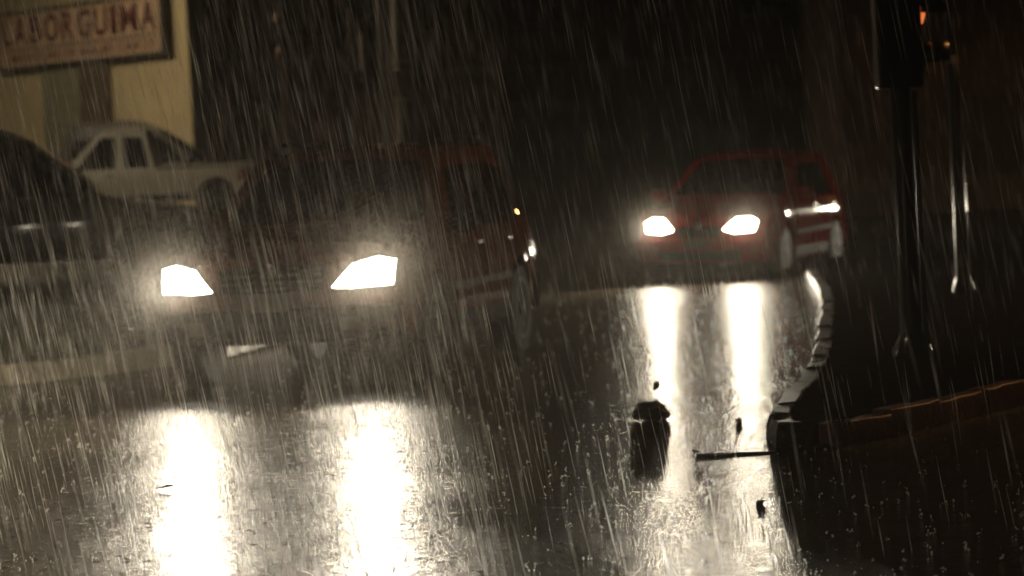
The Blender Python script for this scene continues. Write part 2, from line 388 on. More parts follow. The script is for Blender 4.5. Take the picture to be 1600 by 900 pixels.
# --- the red hatchback further down the road
hat = dict(hw=.84, wb=2.50, wr=.31, sill=.22, belt=.94, top=1.50, tumble=.22,
    front=[(.24, -.74), (.36, -.82), (.52, -.84), (.66, -.80), (.76, -.70), (.84, -.35), (.92, .15), (.98, .45), (1.22, .86), (1.42, 1.22), (1.46, 1.40)],
    roof=[(1.8, 1.50), (2.5, 1.50)], rear=[(.26, 3.10), (.45, 3.18), (.75, 3.18), (.96, 3.12), (1.22, 3.00), (1.40, 2.88), (1.45, 2.75)],
    ws=(1.00, 1.40), rw=(1.0, 1.38),
    windows=[[(.64, .98), (1.46, .98), (1.46, 1.37), (1.24, 1.37)], [(1.54, .98), (2.36, .99), (2.30, 1.37), (1.54, 1.38)]],
    doors=[[(.46, .38), (1.48, .38), (1.48, .93), (.44, .93)], [(1.51, .38), (1.98, .38), (2.12, .60), (2.28, .70), (2.38, .93), (1.51, .93)]],
    mirror=.60, gx=.27, gz=(.52, .64), bump=(.24, .48), platez=.40, badge=.66, fog=None, mould=.50, mouldmat=CHROME, sillmat=mat('grey_sill', (.10, .07, .06), .4, coat=.4),
    lamp=[(.33, .60), (.49, .56), (.71, .58), (.73, .68), (.63, .73), (.47, .72)], lampmat=LIT2, bulb=(.55, .65), bulbmat=LITB2, power=1250, cone=92, blend=1, aimx=6, leak=.18,
    tail=(.66, .98), rb=(.30, .52), pmirror=True)
t = thing('hatchback_car', 'red hatchback further back with lit headlights and glints along its side', 'car', (2.44, 42.25, 0), R(-19))
t.rotation_euler.y = R(1.6)
PAINT_R = mat('red_paint', (.50, .014, .008), .45, spec=0, coat=.8, bump=.0005, bscale=14, detail=2)
hat['bumpmat'] = PAINT_R
Car(t, hat, PAINT_R)

# --- two vehicles outside the view whose headlights reach into it
wait = dict(hat); wait.update(power=8000, cone=25, aimx=9.5, leak=.006, blend=.6, cut=(-.017, -.003), mouldmat=TRIM)
t = thing('waiting_car', 'silver hatchback waiting behind the viewer at left with its headlights on', 'car', (-4.8, 3.2, 0), R(177))
SILVER = mat('silver_paint', (.4, .4, .4), .3, metal=.6, coat=1)
Car(t, wait, SILVER)
side_ = dict(hat); side_.update(power=420, cone=80, mouldmat=TRIM)
t = thing('turning_car', 'silver hatchback coming out of the side street at right, outside the view', 'car', (11.3, 54.4, 0), R(-35))
Car(t, side_, SILVER)

def grade(y): return .15 + .0165 * max(0, y - 27)
# --- parked dark people carrier on the left verge, heading right
mpv = dict(hw=.86, wb=2.6, wr=.32, sill=.24, belt=.98, top=1.84, tumble=.18,
    front=[(.26, -.74), (.40, -.82), (.56, -.83), (.68, -.79), (.78, -.66), (.85, -.3), (.93, .2), (1.0, .46), (1.30, .78), (1.64, 1.22), (1.78, 1.50)],
    roof=[(1.8, 1.84), (2.8, 1.83)], rear=[(.26, 3.30), (.45, 3.40), (.8, 3.40), (1.05, 3.33), (1.4, 3.2), (1.66, 3.1), (1.78, 2.98)],
    ws=(1.04, 1.58), rw=(1.06, 1.54),
    windows=[[(.74, 1.03), (1.44, 1.03), (1.44, 1.56), (1.22, 1.56)], [(1.53, 1.03), (2.34, 1.03), (2.34, 1.58), (1.53, 1.57)], [(2.43, 1.04), (3.1, 1.06), (2.98, 1.54), (2.43, 1.58)]],
    doors=[[(.48, .40), (1.46, .40), (1.46, .97), (.46, .97)], [(1.49, .40), (2.10, .40), (2.24, .66), (2.38, .76), (2.38, .97), (1.49, .97)]],
    mirror=.64, gx=.34, gz=(.52, .62), bump=(.28, .48), lamp=[(.42, .58), (.60, .56), (.80, .58), (.80, .70), (.62, .72)], lampmat=LENS_OFF, tail=(.8, 1.2), rb=(.3, .55), handle=TRIM)
DARKP = mat('black_blue_paint', (.014, .013, .017), .4, coat=.4)
t = thing('people_carrier', 'black people carrier parked at the far left edge, its roof under the wall sign', 'car', (-4.28, 42.0, grade(41.9)), R(94))
Car(t, mpv, DARKP)
# --- dark van behind the pickup
van = dict(mpv); van.update(top=1.86, roof=[(1.8, 1.86), (2.9, 1.86)])
t = thing('parked_van', 'dark van seen as a roofline behind the white pickup truck', 'van', (-5.3, 69.2, grade(69)), R(88))
Car(t, van, mat('dark_van_paint', (.03, .026, .024), .35, coat=.8))
# --- cream pickup
pk = dict(hw=.88, wb=3.1, wr=.35, sill=.36, belt=.98, top=1.74, tumble=.17,
    front=[(.36, -.72), (.5, -.78), (.7, -.78), (.86, -.72), (.95, -.5), (1.0, .1), (1.05, .40), (1.35, .72), (1.62, 1.0), (1.68, 1.12)],
    roof=[(1.4, 1.74), (1.75, 1.73), (1.86, 1.66), (2.0, 1.10), (2.02, .97)], rear=[(.5, 3.70), (.7, 3.72), (.93, 3.74), (.96, 3.72)],
    ws=(1.08, 1.60),
    windows=[[(.62, 1.04), (1.32, 1.04), (1.34, 1.60), (1.08, 1.60)], [(1.50, 1.04), (1.92, 1.04), (1.80, 1.58), (1.46, 1.60)]],
    doors=[[(.50, .50), (1.40, .50), (1.40, .97), (.48, .97)]],
    mirror=.58, gx=.36, gz=(.62, .76), bump=(.40, .60), lamp=[(.45, .64), (.8, .64), (.8, .78), (.45, .78)], lampmat=LENS_OFF, tail=(.68, .9), rb=(.48, .62), handle=TRIM)
t = thing('pickup_truck', 'pale cream pickup truck parked side-on below the cream building', 'truck', (-8.19, 64, grade(64)), R(-90), )
t.rotation_euler.z = R(90); t.scale = (1, 1, 1)
# heading left (world -X): local -y -> -X
t.rotation_euler.z = R(-90)
CREAMP = mat('cream_truck_paint', (.36, .34, .28), .4, coat=.4, vary=.12, vscale=2)
Car(t, pk, CREAMP)
bm = bmesh.new(); add_box(bm, (-.72, 2.12, .972), (.72, 3.60, .978)); finish(bm, 'cargo_bed', mat('bed_liner', (.01, .01, .01), .6), t, 0)
for sd in (1, -1): tube('bed_rail', [(sd * .82, 2.06, .985), (sd * .82, 3.66, .975)], .022, CREAMP, t)
c = Vector((.9, .30, .74)); lathe('side_marker_lamp', [(.035, 0), (.035, .02), (.02, .03)], mat('lit_marker', (.8, .1, .05), .2, emit=(1, .10, .03), es=2.5), t, 12, Matrix.Translation((.885, .95, .56)) @ Matrix.Rotation(R(90), 4, 'Y'))

# ---------------------------------------------------------------- ground, kerbs
ROAD = road_material()
def sheet(name, nx, ny, x0, x1, y0, y1, zf, m, kind='structure'):
    bm = bmesh.new(); g = [[bm.verts.new((x0 + (x1 - x0) * i / nx, y0 + (y1 - y0) * j / ny, 0)) for j in range(ny + 1)] for i in range(nx + 1)]
    for row in g:
        for v in row: v.co.z = zf(v.co.x, v.co.y)
    for i in range(nx):
        for j in range(ny): bm.faces.new((g[i][j], g[i + 1][j], g[i + 1][j + 1], g[i][j + 1]))
    return tag(finish(bm, name, m, None, 60), kind=kind)
tag(sheet('road', 2, 2, -110, 110, -30, 150, lambda x, y: 0, ROAD), 'wet dark asphalt road shining with headlight reflections')
PAVE = mat('wet_paving', (.012, .010, .008), .6, spec=0, bump=.006, bscale=22, vary=.4, vscale=3, rvary=.15)
SOIL = mat('wet_verge_soil', (.030, .025, .017), .6, spec=.05, bump=.03, bscale=9, vary=.4, vscale=2)
STONE_D = mat('kerb_stone_darkened', (.035, .030, .024), .5, spec=.02, bump=.016, bscale=24, vary=.4, vscale=6)  # right kerb's copy, its colour darkened so the beams leave it dim
STONE = mat('kerb_stone', (.34, .30, .22), .5, coat=.7, bump=.03, bscale=26, vary=.3, vscale=6, rvary=.12)  # left kerb's copy, its colour lightened to look more strongly lit
STONE_R = mat('kerb_stone_red_paint', (.17, .045, .03), .4, bump=.010, bscale=28, vary=.35, vscale=9)
def smooth_path(P, n=12):
    P = [Vector(p) for p in P]; out = []
    for i in range(len(P) - 1):
        a = P[max(i - 1, 0)]; b = P[i]; c = P[i + 1]; d = P[min(i + 2, len(P) - 1)]
        for k in range(n):
            t_ = k / n; out.append(.5 * ((2 * b) + (c - a) * t_ + (2 * a - 5 * b + 4 * c - d) * t_ ** 2 + (3 * b - a - 3 * c + d) * t_ ** 3))
    return out + [P[-1]]
def platform(name, outline, zf, m, label):
    bm = bmesh.new(); vs = [bm.verts.new((x, y, 0)) for x, y in outline]; bm.faces.new(vs)
    for k in range(-20, 150, 3): bmesh.ops.bisect_plane(bm, geom=bm.verts[:] + bm.edges[:] + bm.faces[:], plane_co=(0, k + .3, 0), plane_no=(0, 1, 0), dist=1e-5)
    bmesh.ops.triangulate(bm, faces=bm.faces)
    for v in bm.verts: v.co.z = zf(v.co.x, v.co.y)
    return tag(finish(bm, name, m, None, 60), label, kind='structure')
def kerb(path, parent, h, width, stone_len, side, mats, jitter=.012, zf=None):
    """a row of separate stones whose road-side foot follows the path"""
    n = 0; acc = 0; start = path[0]; pts = [Vector((p[0], p[1], 0)) for p in path]
    L = [0]
    for a, b in zip(pts, pts[1:]): L.append(L[-1] + (b - a).length)
    def P(s_):
        s_ = max(0, min(L[-1], s_))
        for i in range(len(pts) - 1):
            if s_ <= L[i + 1]: return pts[i].lerp(pts[i + 1], (s_ - L[i]) / max(1e-6, L[i + 1] - L[i]))
        return pts[-1]
    s_ = 0
    while s_ < L[-1] - .05:
        e = min(L[-1], s_ + stone_len * random.uniform(.93, 1.07))
        a = P(s_ + .006); b = P(e - .006); d = (b - a).normalized(); nrm = Vector((-d.y, d.x, 0)) * side
        o1 = random.uniform(-jitter, jitter); hh = h + random.uniform(-.012, .012)
        bm = bmesh.new(); K = 4; rows = []
        for k in range(K + 1):
            p = a.lerp(b, k / K) - nrm * o1
            jx = [random.uniform(-.006, .006) for _ in range(5)]
            rows.append([bm.verts.new(p + nrm * (q[0] + jx[i] * .7) + Vector((0, 0, q[1] * hh + (jx[i] if q[1] > 0 else 0)))) for i, q in enumerate(((0, -.2), (.008, .62), (.030, 1.0), (width, 1.02), (width, -.2)))])
        for r0, r1 in zip(rows, rows[1:]):
            for i in range(5): bm.faces.new((r0[i], r0[(i + 1) % 5], r1[(i + 1) % 5], r1[i]))
        bm.faces.new(rows[0]); bm.faces.new(rows[-1][::-1])
        m = mats(n) if callable(mats) else mats
        ob = finish(bm, 'kerb_stone', m, parent, 35, .008)
        if zf: ob.location.z = zf(a.x, a.y)
        n += 1; s_ = e
# right pavement: corner of a side street
rp = smooth_path([(6.5, 95), (4.9, 60), (3.35, 41), (2.93, 34.6), (2.56, 30.2), (1.88, 23.2), (1.40, 19.6), (1.27, 18.45), (1.27, 17.95), (1.36, 17.62), (1.56, 17.72), (1.98, 18.35), (2.5, 19.3), (3.6, 21.3), (6.0, 25.4), (12, 35)])
pts = [(p.x, p.y) for p in rp]
def inset(pts, w, side):
    out = []
    for i, p in enumerate(pts):
        a = Vector(pts[max(0, i - 1)]); b = Vector(pts[min(len(pts) - 1, i + 1)]); d = (b - a).normalized(); out.append((p[0] - d.y * w * side, p[1] + d.x * w * side))
    return out
rp = [(p[0], p[1]) for p in pts]
pv = platform('pavement', inset(rp, .13, 1) + [(30, 60), (30, 95)], lambda x, y: .125, PAVE, 'dark wet pavement at the street corner')
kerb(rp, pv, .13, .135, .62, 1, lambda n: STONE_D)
for o in pv.children:
    c = sum((Vector(v) for v in o.bound_box), Vector()) / 8
    if c.y < 24 and c.x > 1.45 + (c.y - 17.6) * .5: o.data.materials[0] = STONE_R; o['label'] = 'kerb stone with worn dull red paint'
# left verge
lp = smooth_path([(-16, 12.5), (-9, 21.1), (-6, 24.8), (-3.95, 27.3), (-2.83, 28.75), (-2.3, 30.0), (-2.05, 32), (-2.1, 36), (-2.6, 48), (-4.2, 70), (-5.4, 92)])
lp = [(p.x, p.y) for p in lp]
vg = platform('verge', inset(lp, .13, 1) + [(-40, 92), (-40, 12)], lambda x, y: grade(y) - .012, SOIL, 'dark raised verge where vehicles are parked')
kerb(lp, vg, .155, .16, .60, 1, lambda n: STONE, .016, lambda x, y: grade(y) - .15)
# tufts of wet weeds on the verge, stuff
bm = bmesh.new(); rnd = random.Random(3)
for i in range(5200):
    t_ = rnd.random(); k = int(t_ * 40) + 20; a = lp[min(k, len(lp) - 1)]
    y = rnd.uniform(24, 46); 
    # x of kerb at this y
    xs = [p[0] for p in lp if abs(p[1] - y) < 1.2]
    if not xs: continue
    x = min(xs) - .3 - rnd.random() ** 1.5 * 4.5
    if y < 28.7: x = -2.83 + (y - 28.75) * .80 - .3 - rnd.random() * 3
    h = rnd.uniform(.03, .11); an = rnd.uniform(0, 6.28); w = .006; z = grade(y) - .015
    dx, dy = math.cos(an), math.sin(an); lean = rnd.uniform(.1, .9) * h
    v = [bm.verts.new(q) for q in ((x - dy * w, y + dx * w, z), (x + dy * w, y - dx * w, z), (x + dx * lean, y + dy * lean, z + h))]
    bm.faces.new(v)
tag(finish(bm, 'grass_tufts', mat('wet_grass', (.05, .07, .025), .35), None, 0), 'short wet grass and weeds on the verge behind the left kerb', 'grass', kind='stuff')

# ---------------------------------------------------------------- buildings
CREAM = mat('cream_render_wall', (.40, .33, .19), .8, bump=.01, bscale=6, vary=.10, vscale=1.2)
# wall line from the corner (-6.36,73.5) leftwards
t = thing('corner_building', 'cream rendered building at upper left carrying a framed lettered sign', 'building', (-6.36, 73.5, .9), math.atan2(6.5, -4.71))
# local x runs along the wall to the left in the picture, local y < 0 points... the street side is local +y
WL = 13.0
def wall_part(name, x0, x1, z0, z1, d0, d1, m, bevel=.01, parent=None): return box(name, (x0, d0, z0 - .9), (x1, d1, z1 - .9), m, parent or t, bevel)
bm = bmesh.new(); f = bm.faces.new([bm.verts.new((x, y, -.4)) for x, y in ((0, 0), (WL, 0), (WL, -4.6), (7, -4.6))])
g = bmesh.ops.extrude_face_region(bm, geom=[f]); bmesh.ops.translate(bm, vec=(0, 0, 7.9), verts=[v for v in g['geom'] if isinstance(v, bmesh.types.BMVert)])
finish(bm, 'wall', CREAM, t, 30)
wall_part('roof_edge', -.15, WL + .1, 8.4, 8.6, -.6, .25, mat('roof_concrete', (.15, .14, .12), .8))
wall_part('column', 3.18, 4.32, .55, 5.4, 0, .18, mat('brown_column', (.07, .05, .032), .6, vary=.2))
sh = wall_part('shutter', 4.36, 6.10, .55, 5.4, 0, .10, mat('grey_green_shutter', (.17, .165, .11), .55, vary=.1))
for k in range(14): wall_part('shutter_slat', 4.40, 6.06, 1.0 + k * .3, 1.24 + k * .3, .10, .125, MATS['grey_green_shutter'], .01, sh)
for k in range(3): 
    w_ = wall_part('window', 1.2 + k * 4.0, 2.6 + k * 4.0, 6.1, 7.5, 0, .04, mat('night_window', (.01, .01, .012), .08, coat=1), .005)
    wall_part('window_frame', 1.1 + k * 4.0, 2.7 + k * 4.0, 6.0, 6.09, 0, .10, mat('window_frame_grey', (.12, .11, .1), .5), .005, w_)
SX0, SX1, SZ0, SZ1 = .58, 7.62, 4.17, 5.30
SG = thing('wall_sign', 'long framed signboard with dark red lettering high on the cream building', 'sign', t.location, t.rotation_euler.z)
def sbox(name, x0, x1, z0, z1, d0, d1, m, bevel=.004): return box(name, (x0, d0, z0 - .9), (x1, d1, z1 - .9), m, SG, bevel)
SB = mat('sign_board_pinkish', (.40, .28, .19), .5, vary=.08); SF = mat('sign_frame_dark', (.035, .035, .025), .5); SR = mat('sign_red_letters', (.065, .008, .006), .6)
sbox('board', SX0, SX1, SZ0, SZ1, .19, .27, SB)
for a in ((SX0, SX1, SZ1, SZ1 + .07), (SX0, SX1, SZ0 - .07, SZ0), (SX0 - .09, SX0, SZ0 - .07, SZ1 + .07), (SX1, SX1 + .09, SZ0 - .07, SZ1 + .07)): sbox('frame', *a, .18, .31, SF)
sbox('divider', SX0 + .2, SX1 - .2, SZ0 + .33, SZ0 + .38, .27, .285, SF, .002)
def text_mesh(txt, name, xl, xr, z0, z1, parent, off=.0, y=.275):
    """letters fitted into a box; xl is the edge on the reader's left (larger local x)"""
    cu = bpy.data.curves.new('tmp', 'FONT'); cu.body = txt; cu.offset = off; cu.extrude = .0; cu.size = 1
    o = bpy.data.objects.new('tmp', cu); COL.objects.link(o)
    dg = bpy.context.evaluated_depsgraph_get(); me = bpy.data.meshes.new_from_object(o.evaluated_get(dg)); me.name = name
    bpy.data.objects.remove(o)
    xs = [v.co.x for v in me.vertices]; ys = [v.co.y for v in me.vertices]
    a, b, c, d = min(xs), max(xs), min(ys), max(ys)
    for v in me.vertices:
        u = (v.co.x - a) / (b - a); w = (v.co.y - c) / (d - c)
        v.co = (xl + (xr - xl) * u, y, z0 + (z1 - z0) * w - .9)
    me.materials.clear(); me.materials.append(SR)
    ob = bpy.data.objects.new(name, me); COL.objects.link(ob); ob.parent = parent
    s_ = ob.modifiers.new('thick', 'SOLIDIFY'); s_.thickness = .012; s_.offset = 0
    return ob
wd = [.55, .8, .72, .85, .78, .8, .78, .38, .98, .85]; gap = .17
tot = sum(wd) + gap * 9; x = SX1 - .18; sc = (SX1 - SX0 - .36) / tot
for ch, w in zip('LABORGUIMA', wd):
    text_mesh(ch, 'letter', x, x - w * sc, SZ0 + .45, SZ1 - .07, SG, .03); x -= (w + gap) * sc
text_mesh('LABORATORIO DE ANALISIS CLINICOS', 'small_lettering', SX1 - .3, SX0 + .25, SZ0 + .07, SZ0 + .27, SG, .012)['kind'] = 'stuff'

# the dark terrace closing the street
BRICKD = mat('dark_terrace_wall', (.060, .036, .026), .75, bump=.01, bscale=8, vary=.25, vscale=.8)
REDW = mat('faded_red_wall', (.22, .035, .022), .7, vary=.35, vscale=1.5)
t = thing('terrace_building', 'long dark low building closing the street behind both cars', 'building', (-7, 96, 0))
box('wall', (0, 0, 0), (26, 6, 8.2), BRICKD, t)
box('cornice', (-.1, -.25, 8.2), (26.1, 6.1, 8.5), mat('cornice_stone', (.10, .085, .065), .7), t)
box('string_course', (-.02, -.1, 3.9), (26.02, 0, 4.1), MATS['cornice_stone'], t)
for k in range(8):
    x = 1.2 + k * 3.1
    w = box('window', (x, -.05, 5.2), (x + 1.2, .0, 7.2), MATS['night_window'], t, .005)
    box('sill', (x - .1, -.16, 5.05), (x + 1.3, 0, 5.17), MATS['cornice_stone'], w)
    d = box('shop_shutter', (x - .3, -.06, .3), (x + 1.9, 0, 3.1), mat('steel_shutter', (.075, .055, .045), .5, vary=.2), t, .005)
# red hoarding at left behind the poles
t = thing('painted_wall', 'faded red painted boundary wall behind the thin poles', 'wall', (-7.2, 84, .9))
box('wall_face', (0, 0, 0), (5.2, .25, 3.2), REDW, t)
box('coping', (-.05, -.06, 3.2), (5.25, .31, 3.32), MATS['cornice_stone'], t)
for x in (0.02, 1.75, 3.45, 4.95): box('pier', (x, -.08, 0), (x + .3, 0, 3.2), mat('blue_grey_pier', (.05, .055, .06), .7), t)
# right-hand building
t = thing('side_street_house', 'unlit brown house at the right edge with a black doorway', 'building', (6.4, 68, .12))
t.scale = (1.3, 1, 1)
OCH = mat('brown_house_wall', (.040, .022, .014), .8, bump=.01, bscale=6, vary=.3, vscale=1)
box('wall', (0, 0, 0), (12, 8, 8.0), OCH, t)
box('plinth', (-.03, -.06, 0), (12.03, 0, .7), mat('plinth_stone', (.05, .045, .04), .7), t)
d = box('door', (1.75, -.03, .05), (2.6, 0, 2.15), mat('black_door', (.006, .006, .006), .6), t, .004)
for z in (.35, 1.25): box('door_panel', (1.87, -.045, z), (2.48, -.03, z + .7), MATS['black_door'], d, .006)
box('door_frame', (1.62, -.09, .0), (1.74, 0, 2.3), MATS['plinth_stone'], t); box('door_frame', (2.61, -.09, 0), (2.73, 0, 2.3), MATS['plinth_stone'], t)
for k in range(3):
    w = box('window', (3.6 + 2.6 * k, -.04, 1.2), (4.6 + 2.6 * k, 0, 2.6), MATS['night_window'], t, .004)
    box('sill', (3.5 + 2.6 * k, -.12, 1.06), (4.7 + 2.6 * k, 0, 1.18), MATS['plinth_stone'], w)
for k in range(4): box('window', (1.2 + 2.6 * k, -.04, 4.4), (2.2 + 2.6 * k, 0, 6.0), MATS['night_window'], t, .004)

# ---------------------------------------------------------------- poles
GALV = mat('galvanised_pole', (.30, .29, .26), .32, metal=.8, bump=.002, bscale=30, vary=.2)
WOOD = mat('grey_concrete_pole', (.15, .125, .09), .55, bump=.01, bscale=12, vary=.3, vscale=4)
BLK = mat('black_pole_paint', (.012, .011, .010), .3, spec=.3, coat=.25, bump=.0012, bscale=30)
def g50(y): return grade(y) - .03
t = thing('utility_pole', 'thick concrete utility pole with a clamped box behind the nearest car', 'pole', (-1.36, 50, 0))
box('cable_box', (-.13, -.16, 2.50), (.09, -.08, 2.86), mat('grey_meter_box', (.20, .20, .15), .5), t)
lathe('shaft', [(.15, 0), (.13, 3), (.10, 8)], WOOD, t, 14)
for z in (2.42, 2.95, 4.1): lathe('clamp_band', [(.146, z), (.146, z + .06)], GALV, t, 14)
tube('conduit', [(.13, -.06, 0), (.13, -.06, 2.4), (.10, -.10, 2.6)], .022, GALV, t)
t = thing('steel_pole', 'slim steel pole just left of the thick utility pole', 'pole', (-1.66, 50.5, 0))
lathe('shaft', [(.055, 0), (.045, 4), (.035, 7)], GALV, t, 12); lathe('base_flange', [(.12, 0), (.12, .03), (.06, .05)], GALV, t, 12)
t = thing('hanging_lamp_tube', 'short unlit tube fitting hanging beside the slim steel pole', 'lamp', (-1.93, 50.4, 0))
lathe('tube_body', [(.028, 2.90), (.032, 2.94), (.032, 3.36), (.02, 3.42)], mat('white_enamel', (.5, .42, .38), .3), t, 10)
lathe('end_knob', [(.012, 2.74), (.03, 2.76), (.03, 2.80), (.012, 2.82)], GALV, t, 10)
tube('hanger', [(0, 0, 2.8), (0, 0, 2.92)], .008, GALV, t); tube('bracket_arm', [(0, 0, 3.40), (.02, 0, 3.6), (.25, .08, 3.75)], .012, GALV, t)
t = thing('sign_post', 'narrow post with two small plates stacked near its top', 'sign', (-2.09, 50.8, .1))
lathe('post', [(.03, 0), (.03, 3.7)], mat('dull_post', (.10, .085, .07), .5), t, 10)
for z in (2.78, 3.06): box('plate', (-.07, -.05, z), (.09, -.03, z + .25), mat('plate_back', (.15, .15, .13), .5), t)
t = thing('signal_post', 'leftmost slim post in front of the red wall with a small knob on top', 'pole', (-3.05, 50, g50(50)))
lathe('post', [(.045, 0), (.038, 2.6)], GALV, t, 12)
lathe('cap', [(.05, 2.6), (.07, 2.66), (.05, 2.76), (.02, 2.80)], mat('rusty_cap', (.25, .08, .04), .5), t, 12)
tube('antenna', [(0, 0, 2.8), (0, 0, 3.1)], .008, GALV, t); lathe('top_knob', [(.015, 3.08), (.06, 3.12), (.06, 3.2), (.02, 3.26)], MATS['rusty_cap'], t, 12)

# right-hand corner: signal pole A and pole B
t = thing('traffic_signal', 'black traffic signal pole on the pavement corner with an amber lens glowing', 'traffic light', (2.55, 23, .125))
lathe('pole', [(.075, 0), (.070, 1.2), (.062, 3.2)], BLK, t, 18); lathe('base_collar', [(.13, 0), (.13, .03), (.085, .12), (.076, .16)], BLK, t, 18)
hs = box('signal_housing', (-.15, -.17, 1.72), (.14, .12, 2.72), BLK, t, .02)
for k, z in enumerate((1.90, 2.21, 2.52)):
    e = (mat('amber_signal_lit', (.8, .25, .05), .3, emit=(1, .22, .05), es=.9) if k == 1 else mat('signal_lens_dark', (.02, .02, .015), .15, coat=1))
    lens = lathe('signal_lens', [(.10, 0), (.085, .02), (.04, .035)], e, t, 18, Matrix.Translation((.142, -.03, z)) @ Matrix.Rotation(R(90), 4, 'Y'))
    bm = bmesh.new()
    for i in range(11):
        a0, a1 = R(-10 + i * 200 / 11), R(-10 + (i + 1) * 200 / 11)
        q = [(0, .115 * math.cos(a0), .115 * math.sin(a0)), (0, .115 * math.cos(a1), .115 * math.sin(a1)), (.17 + .0, .115 * math.cos(a1), .115 * math.sin(a1)), (.17, .115 * math.cos(a0), .115 * math.sin(a0))]
        bm.faces.new([bm.verts.new(Vector(p) + Vector((.142, -.03, z))) for p in q])
    bmesh.ops.remove_doubles(bm, verts=bm.verts, dist=1e-4)
    o = finish(bm, 'visor', BLK, t, 60); md = o.modifiers.new('thick', 'SOLIDIFY'); md.thickness = .006
tube('conduit_pipe', [(.09, -.03, .05), (.085, -.03, 1.7)], .018, BLK, t)
t = thing('lamp_column', 'thin dark column behind the traffic signal with a small box on its right', 'pole', (4.03, 32, .125))
lathe('column', [(.062, 0), (.055, 1.5), (.045, 3.4)], BLK, t, 16)
box('control_box', (.06, -.09, .72), (.15, .05, .95), mat('grey_button_box', (.06, .06, .055), .25, coat=.8), t, .012)
lathe('base_collar', [(.10, 0), (.10, .03), (.065, .14)], BLK, t, 16)
lathe('band', [(.058, 2.05), (.058, 2.12)], GALV, t, 16)

# low pale rail at the far left
t = thing('low_rail', 'short pale rail on two stubby posts behind the left kerb', 'rail', (-4.75, 30.2, grade(30.2) - .02), R(8))
tube('rail', [(-1.6, 0, .38), (.3, 0, .38)], .022, mat('pale_rail_paint', (.55, .48, .40), .4), t)
for x in (-1.3, .05): tube('post', [(x, 0, 0), (x, 0, .38)], .020, MATS['pale_rail_paint'], t)

# ---------------------------------------------------------------- street lamps that light the place (standing beside the view)
def street_lamp(label, loc, rz, h, col, power, arm=1.3):
    t = thing('street_lamp', label, 'street lamp', loc, rz)
    lathe('pole', [(.09, 0), (.07, h * .6), (.045, h)], GALV, t, 14)
    tube('arm', [(0, 0, h - .05), (arm * .4, 0, h + .12), (arm, 0, h + .15)], .03, GALV, t)
    hd = box('lamp_head', (arm - .1, -.12, h + .09), (arm + .45, .12, h + .20), GALV, t, .03)
    box('lamp_lens', (arm, -.09, h + .05), (arm + .4, .09, h + .09), mat('lit_lens_%d' % int(col[2] * 1000), (.9, .9, .9), .3, emit=col, es=200), hd, .01)
    ld = bpy.data.lights.new('lamp_glow', 'SPOT'); ld.energy = power; ld.color = col; ld.spot_size = R(174); ld.spot_blend = .25; ld.shadow_soft_size = .12
    o = bpy.data.objects.new('lamp_glow', ld); COL.objects.link(o); o.parent = t; o.location = (arm + .2, 0, h + .02)
SOD = (1, .45, .13); WARM = (1, .80, .52)
street_lamp('sodium street lamp in the side street at right, outside the view', (13.8, 59, 0), R(180), 5.2, SOD, 260)
street_lamp('warm street lamp standing before the cream building, left of the view', (-11.6, 52, .55), R(10), 6.2, WARM, 1500)
street_lamp('sodium street lamp on the near pavement at right, outside the view', (9.6, 27, .12), R(180), 5.6, SOD, 330)
street_lamp('warm street lamp close to the cream building, left of the view', (-13.4, 68, .9), R(20), 6.4, WARM, 1900)
street_lamp('warm street lamp on the near left side, left of the view', (-8.5, 17, 0), R(20), 6.8, WARM, 130)

# ---------------------------------------------------------------- small things on the road
def rock(name, label, loc, sc, seed, m, cat='rock', sub=4):
    bm = bmesh.new(); bmesh.ops.create_icosphere(bm, subdivisions=sub, radius=1)
    for v in bm.verts:
        p = v.co.copy(); q = p * 1.1 + Vector((seed, seed * 2, 0))
        d = 1 + .42 * noise.noise(q) + .24 * noise.noise(q * 2.3) + .05 * noise.noise(q * 7)
        c_ = noise.cell(p * 1.4 + Vector((seed, 0, 0))) * .06
        v.co = Vector((p.x * sc[0], p.y * sc[1], p.z * sc[2])) * (d + c_)
    z0 = min(v.co.z for v in bm.verts)
    for v in bm.verts: v.co.z = max(v.co.z - z0 * .72, -.01)
    o = finish(bm, name, m, None, 50); o.location = loc
    return tag(o, label, cat)
RK = mat('wet_dark_rock', (.055, .045, .036), .5, bump=.012, bscale=30, vary=.3, vscale=9)
rock('rock', 'lumpy fist-high dark rock standing on the road in the bright reflection', (0.752, 20.303, 0), (.106, .085, .056), 3.1, RK)
rock('pebble', 'small stone beyond the large rock in the same bright reflection', (.91, 23.4, 0), (.020, .018, .010), 5, RK, 'stone', 3)
rock('pebble', 'small stone in the right-hand reflection, near the pavement corner', (1.215, 19.8, 0), (.019, .019, .013), 8, RK, 'stone', 3)
rock('pebble', 'nearest small stone, low in the picture below the twig', (1.005, 15.18, 0), (.018, .018, .008), 11, RK, 'stone', 3)
t = thing('twig', 'thin dark twig lying between the rock and the pavement corner', 'twig', (.865, 17.74, 0))
tube('stem', [(.01, .01, .003), (.1, -.02, .004), (.2, .0, .003), (.3, -.02, .003), (.40, -.01, .002)], [.006, .0035, .003, .003, .002], RK, t)
tube('side_shoot', [(.0, .02, .012), (-.012, -.01, .03), (.02, -.02, .02)], [.007, .007, .004], RK, t)
bm = bmesh.new(); n = 9
top = [(-.045 + .09 * k / n, .018 * math.sin(math.pi * k / n) ** .7) for k in range(n + 1)]
va = [bm.verts.new((x, y, .008 + .007 * math.sin(x * 60))) for x, y in top]; vb = [bm.verts.new((x, -y * 1.1, .013)) for x, y in top[1:-1]]
vc = [bm.verts.new((x, 0, .006 + .003 * math.sin(x * 60))) for x, y in top[1:-1]]
for k in range(n - 2):
    bm.faces.new((va[k + 1], va[k + 2], vc[k + 1], vc[k])); bm.faces.new((vc[k], vc[k + 1], vb[k + 1], vb[k]))
